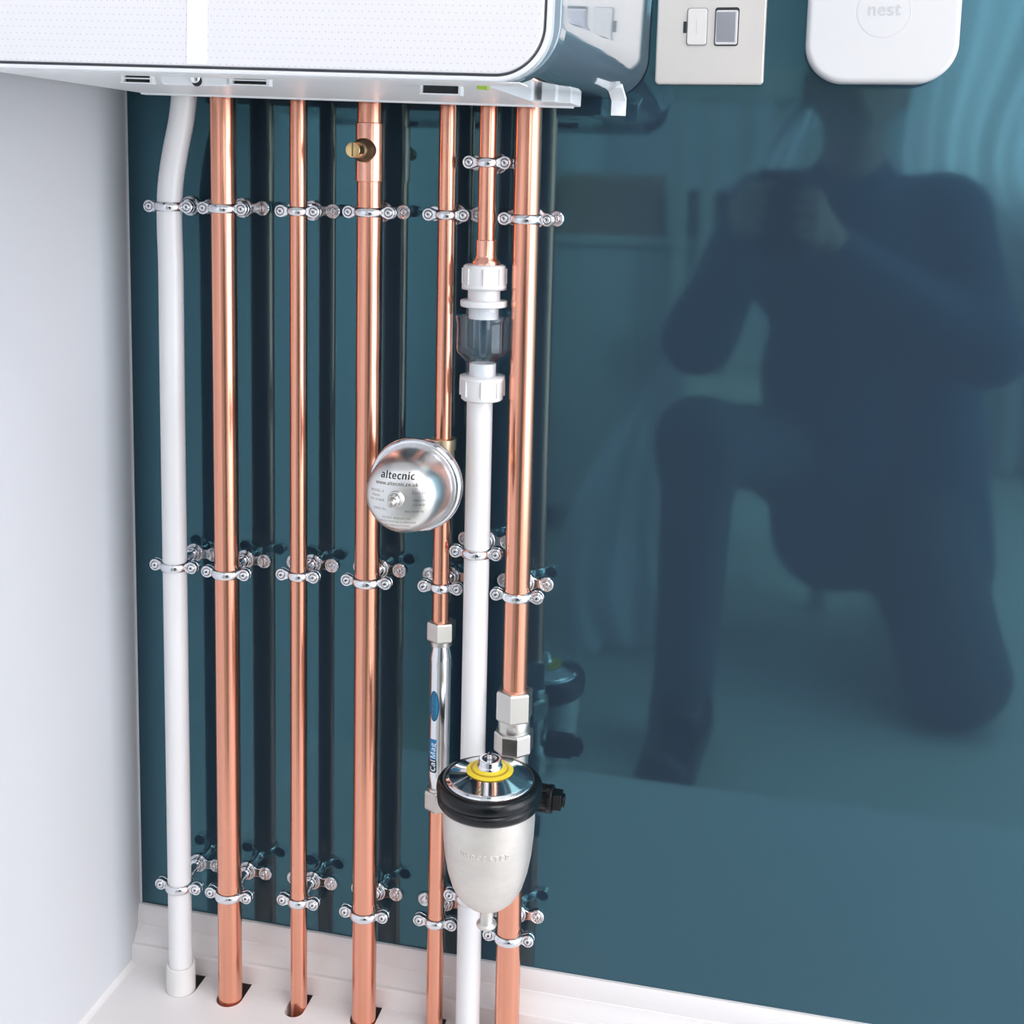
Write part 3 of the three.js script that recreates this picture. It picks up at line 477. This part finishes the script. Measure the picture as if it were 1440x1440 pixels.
{
  const z = 2.0, lo = ROOM.low;
  const t = thing('storage_cabinet', 'low pale cabinet standing along the left wall behind the photographer', 'cabinet', [0.02, lo, z]);
  const cm = P({ color: lin(0.72, 0.76, 0.72), roughness: 0.5 });
  part('carcass', [box(0, 0.46, 0.06, 0.76, 0.02, 0.45), box(0.02, 0.44, 0, 0.06, 0.05, 0.43)], cm, t);
  part('cabinet_top', rbox(-0.005, 0.47, 0.76, 0.785, 0, 0.46, 0.004), P({ color: lin(0.80, 0.80, 0.76), roughness: 0.4 }), t);
  for (const k of [0, 1]) { const d = part('door', rbox(0.006 + k * 0.226, 0.228 + k * 0.226, 0.07, 0.75, 0, 0.02, 0.003), cm, t); part('handle', rbox(0.19 + k * 0.066, 0.202 + k * 0.066, 0.42, 0.54, -0.022, -0.008, 0.004), M.nickel, d); }
  const b = thing('cardboard_box', 'brown cardboard box on top of the pale cabinet', 'box', [0.03, lo + 0.7851, z + 0.03]);
  const bm = P({ color: lin(0.55, 0.36, 0.23), roughness: 0.85 });
  part('carton', [box(0, 0.26, 0, 0.004, 0, 0.25), box(0, 0.26, 0.004, 0.14, 0, 0.004), box(0, 0.26, 0.004, 0.14, 0.246, 0.25), box(0, 0.004, 0.004, 0.14, 0.004, 0.246), box(0.256, 0.26, 0.004, 0.14, 0.004, 0.246)], bm, b);
  part('flap', box(0, 0.26, -0.002, 0.002, 0, 0.12).rotateX(-0.08).translate(0, 0.142, 0.0), bm, b); part('flap', box(0, 0.26, -0.002, 0.002, -0.12, 0).rotateX(0.1).translate(0, 0.142, 0.25), bm, b);
  const c = thing('tool_case', 'dark closed tool case beside the cardboard box', 'case', [0.32, lo + 0.7851, z + 0.05]);
  const dm = P({ color: lin(0.025, 0.03, 0.035), roughness: 0.5 });
  part('body', rbox(0, 0.14, 0, 0.075, 0, 0.20, 0.01, 3), dm, c); part('lid', rbox(0, 0.14, 0.077, 0.12, 0, 0.20, 0.01, 3), dm, c);
  part('latch', rbox(0.055, 0.085, 0.062, 0.092, -0.006, 0.001, 0.002, 1), M.chrome, c);
}
{
  const t = thing('slatted_chair', 'pale wooden chair with upright back slats behind the photographer', 'chair', [0.53, ROOM.low, 1.775]);
  const wm = P({ color: lin(0.62, 0.62, 0.54), roughness: 0.5 });
  part('seat', rbox(-0.21, 0.21, 0.43, 0.455, -0.20, 0.20, 0.008), wm, t);
  for (const [x, z] of [[-0.18, -0.17], [0.18, -0.17]]) part('leg', rbox(x - 0.018, x + 0.018, 0, 0.43, z - 0.018, z + 0.018, 0.005), wm, t);
  for (const x of [-0.18, 0.18]) part('leg', rbox(x - 0.018, x + 0.018, 0, 1.19, 0.165, 0.200, 0.005), wm, t);
  for (const x of [-0.115, -0.03, 0.055, 0.13]) part('back_slat', rbox(x - 0.018, x + 0.018, 0.50, 1.12, 0.172, 0.190, 0.004), wm, t);
  part('top_rail', rbox(-0.20, 0.20, 1.12, 1.20, 0.162, 0.202, 0.008), wm, t);
  part('stretcher', rbox(-0.17, 0.17, 0.465, 0.50, 0.170, 0.195, 0.005), wm, t);
}
{
  // crumpled dust sheet falling beside the photographer
  const t = thing('dust_sheet', 'white crumpled dust sheet draped from the chair down to the floor', 'sheet', [0, 0, 0]);
  const path = new THREE.CatmullRomCurve3([[0.66, 1.00, 1.94], [0.62, 0.92, 1.925], [0.585, 0.83, 1.89], [0.54, 0.745, 1.80], [0.47, 0.60, 1.66], [0.415, 0.50, 1.56], [0.345, 0.30, 1.45], [0.305, 0.13, 1.34], [0.305, -0.02, 1.27], [0.33, -0.13, 1.23]].map((p) => new THREE.Vector3(...p)));
  const nu = 40, nv = 70, pos = [], uv = [], idx = [];
  for (let j = 0; j <= nv; j++) {
    const v = j / nv, c = path.getPoint(v), w = 0.05 + 0.10 * THREE.MathUtils.smoothstep(v, 0.45, 0.85) + 0.03 * Math.sin(v * 9);
    for (let i = 0; i <= nu; i++) {
      const u = i / nu - 0.5, fold = 0.018 * Math.sin(u * 19 + v * 4) + 0.012 * Math.sin(u * 43 - v * 11) + 0.010 * Math.sin(v * 26 + u * 7);
      pos.push(c.x + u * w * 1.3 + 0.4 * fold, Math.max(ROOM.low + 0.004, c.y + 0.3 * fold + u * 0.05), c.z + fold); uv.push(u, v);
      if (i < nu && j < nv) { const a = j * (nu + 1) + i; idx.push(a, a + nu + 1, a + 1, a + 1, a + nu + 1, a + nu + 2); }
    }
  }
  const g = new THREE.BufferGeometry(); g.setAttribute('position', new THREE.Float32BufferAttribute(pos, 3)); g.setAttribute('uv', new THREE.Float32BufferAttribute(uv, 2)); g.setIndex(idx); g.computeVertexNormals();
  part('cloth', g, P({ color: lin(0.85, 0.86, 0.88), roughness: 0.6 }), t);
}
// ------------------------------------------------------------------ the kneeling photographer
function mc(caps, k, center, half, res) {                                    // smooth union of tapered capsules, meshed
  const e = new MarchingCubes(res, new THREE.MeshStandardMaterial(), false, false, 200000);
  e.isolation = 0; let n = 0;
  for (let z = 0; z < res; z++) for (let y = 0; y < res; y++) for (let x = 0; x < res; x++, n++) {
    const px = center[0] + (x - res / 2) / (res / 2) * half, py = center[1] + (y - res / 2) / (res / 2) * half, pz = center[2] + (z - res / 2) / (res / 2) * half;
    let d = 1e3;
    for (const [a, b, ra, rb] of caps) {
      const bx = b[0] - a[0], by = b[1] - a[1], bz = b[2] - a[2], ax = px - a[0], ay = py - a[1], az = pz - a[2], L = bx * bx + by * by + bz * bz;
      const t = L > 0 ? Math.min(1, Math.max(0, (ax * bx + ay * by + az * bz) / L)) : 0;
      const di = Math.hypot(ax - bx * t, ay - by * t, az - bz * t) - (ra + (rb - ra) * t);
      if (d - di > k) d = di; else if (di - d < k) { const h = Math.max(k - Math.abs(d - di), 0) / k; d = Math.min(d, di) - h * h * k * 0.25; }
    }
    e.field[n] = -d;
  }
  e.update();
  const g = new THREE.BufferGeometry();
  g.setAttribute('position', new THREE.BufferAttribute(e.positionArray.slice(0, e.count * 3), 3));
  g.scale(half, half, half).translate(...center);
  const w = mergeVertices(g, 1e-5); w.computeVertexNormals(); const out = w.toNonIndexed();
  out.setAttribute('uv', new THREE.BufferAttribute(new Float32Array(out.attributes.position.count * 2), 2));
  return out;
}
{
  const t = thing('person', 'kneeling person in long dark blue coat and jeans holding up a phone', 'person', [0, 0, 0]);
  const sh = [[0.555, 0.725, 1.29], [0.895, 0.725, 1.29]], el = [[0.455, 0.495, 1.14], [0.955, 0.49, 1.20]], wr = [[0.535, 0.685, 1.075], [0.690, 0.665, 1.085]];
  const hip = [[0.655, 0.235, 1.42], [0.835, 0.235, 1.42]], kn = [[0.478, 0.350, 0.945], [0.925, -0.06, 1.09]], an = [[0.470, -0.065, 0.865], [0.905, -0.065, 1.62]];
  const torso = [[[0.745, 0.25, 1.42], [0.735, 0.45, 1.385], 0.135, 0.130], [[0.66, 0.62, 1.33], [0.80, 0.62, 1.33], 0.125, 0.125], [[0.735, 0.45, 1.385], [0.73, 0.62, 1.33], 0.13, 0.13], [[0.60, 0.715, 1.30], [0.85, 0.715, 1.30], 0.072, 0.072]];
  const arms = [0, 1].flatMap((s) => [[sh[s], el[s], 0.060, 0.047], [el[s], wr[s], 0.046, 0.033]]);
  const legs = [[hip[0], kn[0], 0.088, 0.060], [kn[0], an[0], 0.058, 0.042], [hip[1], kn[1], 0.120, 0.080], [kn[1], an[1], 0.064, 0.046], [hip[0], hip[1], 0.115, 0.115]];
  const HC = [0.708, 0.945, 1.215];
  const head = [[[0.715, 0.70, 1.29], [0.710, 0.86, 1.245], 0.060, 0.054], [[HC[0], HC[1] + 0.02, HC[2] + 0.015], [HC[0], HC[1] - 0.01, HC[2] - 0.005], 0.083, 0.076], [[HC[0], HC[1] - 0.05, HC[2] - 0.045], [HC[0], HC[1] - 0.085, HC[2] - 0.055], 0.052, 0.036],
    [[HC[0], HC[1] + 0.0, HC[2] - 0.083], [HC[0], HC[1] - 0.032, HC[2] - 0.098], 0.009, 0.014], [[HC[0] - 0.020, HC[1] - 0.062, HC[2] - 0.088], [HC[0] + 0.020, HC[1] - 0.062, HC[2] - 0.088], 0.007, 0.007],
    [[HC[0] - 0.080, HC[1] + 0.012, HC[2] + 0.01], [HC[0] - 0.084, HC[1] - 0.025, HC[2] + 0.012], 0.012, 0.009], [[HC[0] + 0.080, HC[1] + 0.012, HC[2] + 0.01], [HC[0] + 0.084, HC[1] - 0.025, HC[2] + 0.012], 0.012, 0.009]];
  const skin = P({ color: lin(0.42, 0.27, 0.20), roughness: 0.55 }), jk = P({ color: lin(0.05, 0.085, 0.14), roughness: 0.85 }), jn = P({ color: lin(0.075, 0.10, 0.12), roughness: 0.85 });
  const hands = [0, 1].map((s) => {                                           // palm, four fingers round the phone's back edge, thumb in front
    const m = s ? -1 : 1, w = wr[s], px = 0.5876 + (s ? 0.045 : -0.045), py = s ? 0.715 : 0.725, pz = s ? 1.012 : 1.028, c = [];
    const palm = [px - m * 0.012, py, pz + 0.016];
    c.push([w, palm, 0.027, 0.026], [palm, [px - m * 0.010, py + 0.028, pz + 0.014], 0.024, 0.018], [palm, [px - m * 0.012, py - 0.024, pz + 0.014], 0.024, 0.018]);
    [[0.036, 0.052], [0.014, 0.060], [-0.008, 0.056], [-0.029, 0.044]].forEach(([dy, len], i) => {
      const a = [px - m * 0.010, py + dy, pz + 0.012], b = [px - m * 0.002 - m * 0.008, py + dy + 0.002, pz - 0.016 + 0.001 * i], d = [px - m * 0.010 + m * len * 0.42, py + dy + 0.004, pz - 0.020 + 0.0005 * i];
      c.push([a, b, 0.0098, 0.0088], [b, d, 0.0088, 0.0074]);
    });
    c.push([[px - m * 0.010, py - 0.015, pz + 0.026], [px + m * 0.012, py + 0.006, pz + 0.030], 0.013, 0.0105], [[px + m * 0.012, py + 0.006, pz + 0.030], [px + m * 0.028, py + 0.026, pz + 0.024], 0.0100, 0.0085]);
    return mc(c, 0.010, palm, 0.085, 56);
  });
  part('body', [mc([...torso.map(([a, b, p, q]) => [a, b, p - 0.008, q - 0.008]), ...arms.map(([a, b, p, q]) => [a, b, p - 0.006, q - 0.006]), ...legs.map(([a, b, p, q]) => [a, b, p - 0.008, q - 0.008]), head[0]], 0.05, [0.70, 0.38, 1.25], 0.66, 96), mc(head, 0.022, [HC[0], HC[1] - 0.05, HC[2]], 0.19, 84), ...hands], skin, t);
  part('jacket', mc([...torso.map(([a, b, p, q]) => [a, b, p + 0.006, q + 0.006]), ...arms.map(([a, b, p, q]) => [a, b, p + 0.008, q + 0.007]), [[0.715, 0.76, 1.285], [0.712, 0.80, 1.27], 0.066, 0.063], [[0.85, 0.50, 1.37], [0.90, 0.06, 1.36], 0.115, 0.125], [[0.70, 0.40, 1.38], [0.72, 0.10, 1.36], 0.13, 0.12]], 0.05, [0.70, 0.42, 1.26], 0.57, 100), jk, t, 'long dark blue coat');
  part('trousers', mc(legs.map(([a, b, p, q]) => [a, b, p + 0.004, q + 0.006]), 0.05, [0.71, 0.12, 1.28], 0.56, 100), jn, t, 'grey-blue jeans');
  const shoe = (x, y, z, tx, tz) => mc([[[x, y, z], [x, y - 0.03, z], 0.050, 0.046], [[x, y - 0.035, z + (z - tz) * 0.15], [tx, y - 0.042, tz], 0.044, 0.040], [[x, y - 0.05, z], [tx, y - 0.05, tz], 0.034, 0.033]], 0.03, [x, y, z], 0.3, 60);
  part('shoe', shoe(0.470, -0.065, 0.865, 0.460, 0.69), M.black, t);
  part('shoe', mc([[[0.905, -0.075, 1.62], [0.905, -0.085, 1.66], 0.050, 0.048], [[0.905, -0.09, 1.655], [0.90, -0.06, 1.80], 0.044, 0.036]], 0.03, [0.905, -0.07, 1.70], 0.2, 48), M.black, t);
  part('hair', mc([[[HC[0], HC[1] + 0.042, HC[2] + 0.018], [HC[0], HC[1] + 0.025, HC[2] + 0.045], 0.084, 0.082], [[HC[0], HC[1] - 0.01, HC[2] + 0.05], [HC[0], HC[1] - 0.05, HC[2] + 0.055], 0.066, 0.050]], 0.03, [HC[0], HC[1] + 0.02, HC[2] + 0.03], 0.16, 60), P({ color: lin(0.03, 0.022, 0.016), roughness: 0.7 }), t, 'short dark hair');
  part('eyes', [-1, 1].flatMap((s) => [new THREE.SphereGeometry(0.011, 16, 12).translate(HC[0] + s * 0.031, HC[1] + 0.002, HC[2] - 0.066)]), P({ color: lin(0.05, 0.04, 0.035), roughness: 0.2 }), t);
  const ph = thing('phone', 'black phone held up in both hands by the kneeling person', 'phone', [0.5896, 0.7299, 1.0200]);
  ph.rotation.set(-0.13, 0.215, 0.023, 'YXZ');
  part('case', rbox(-0.037, 0.037, -0.078, 0.068, -0.004, 0.004, 0.0038, 3), M.black, ph);
  part('screen', box(-0.034, 0.034, -0.073, 0.063, 0.0041, 0.0045), P({ color: lin(0.05, 0.06, 0.07), roughness: 0.1 }), ph);
  part('lens', latheZ([[0.005, 0], [0.0055, -0.001], [0.0045, -0.0015], [0, -0.0012]], 20).translate(-0.018, 0.045, -0.004), M.chrome, ph);
}

renderer.render(scene, camera);
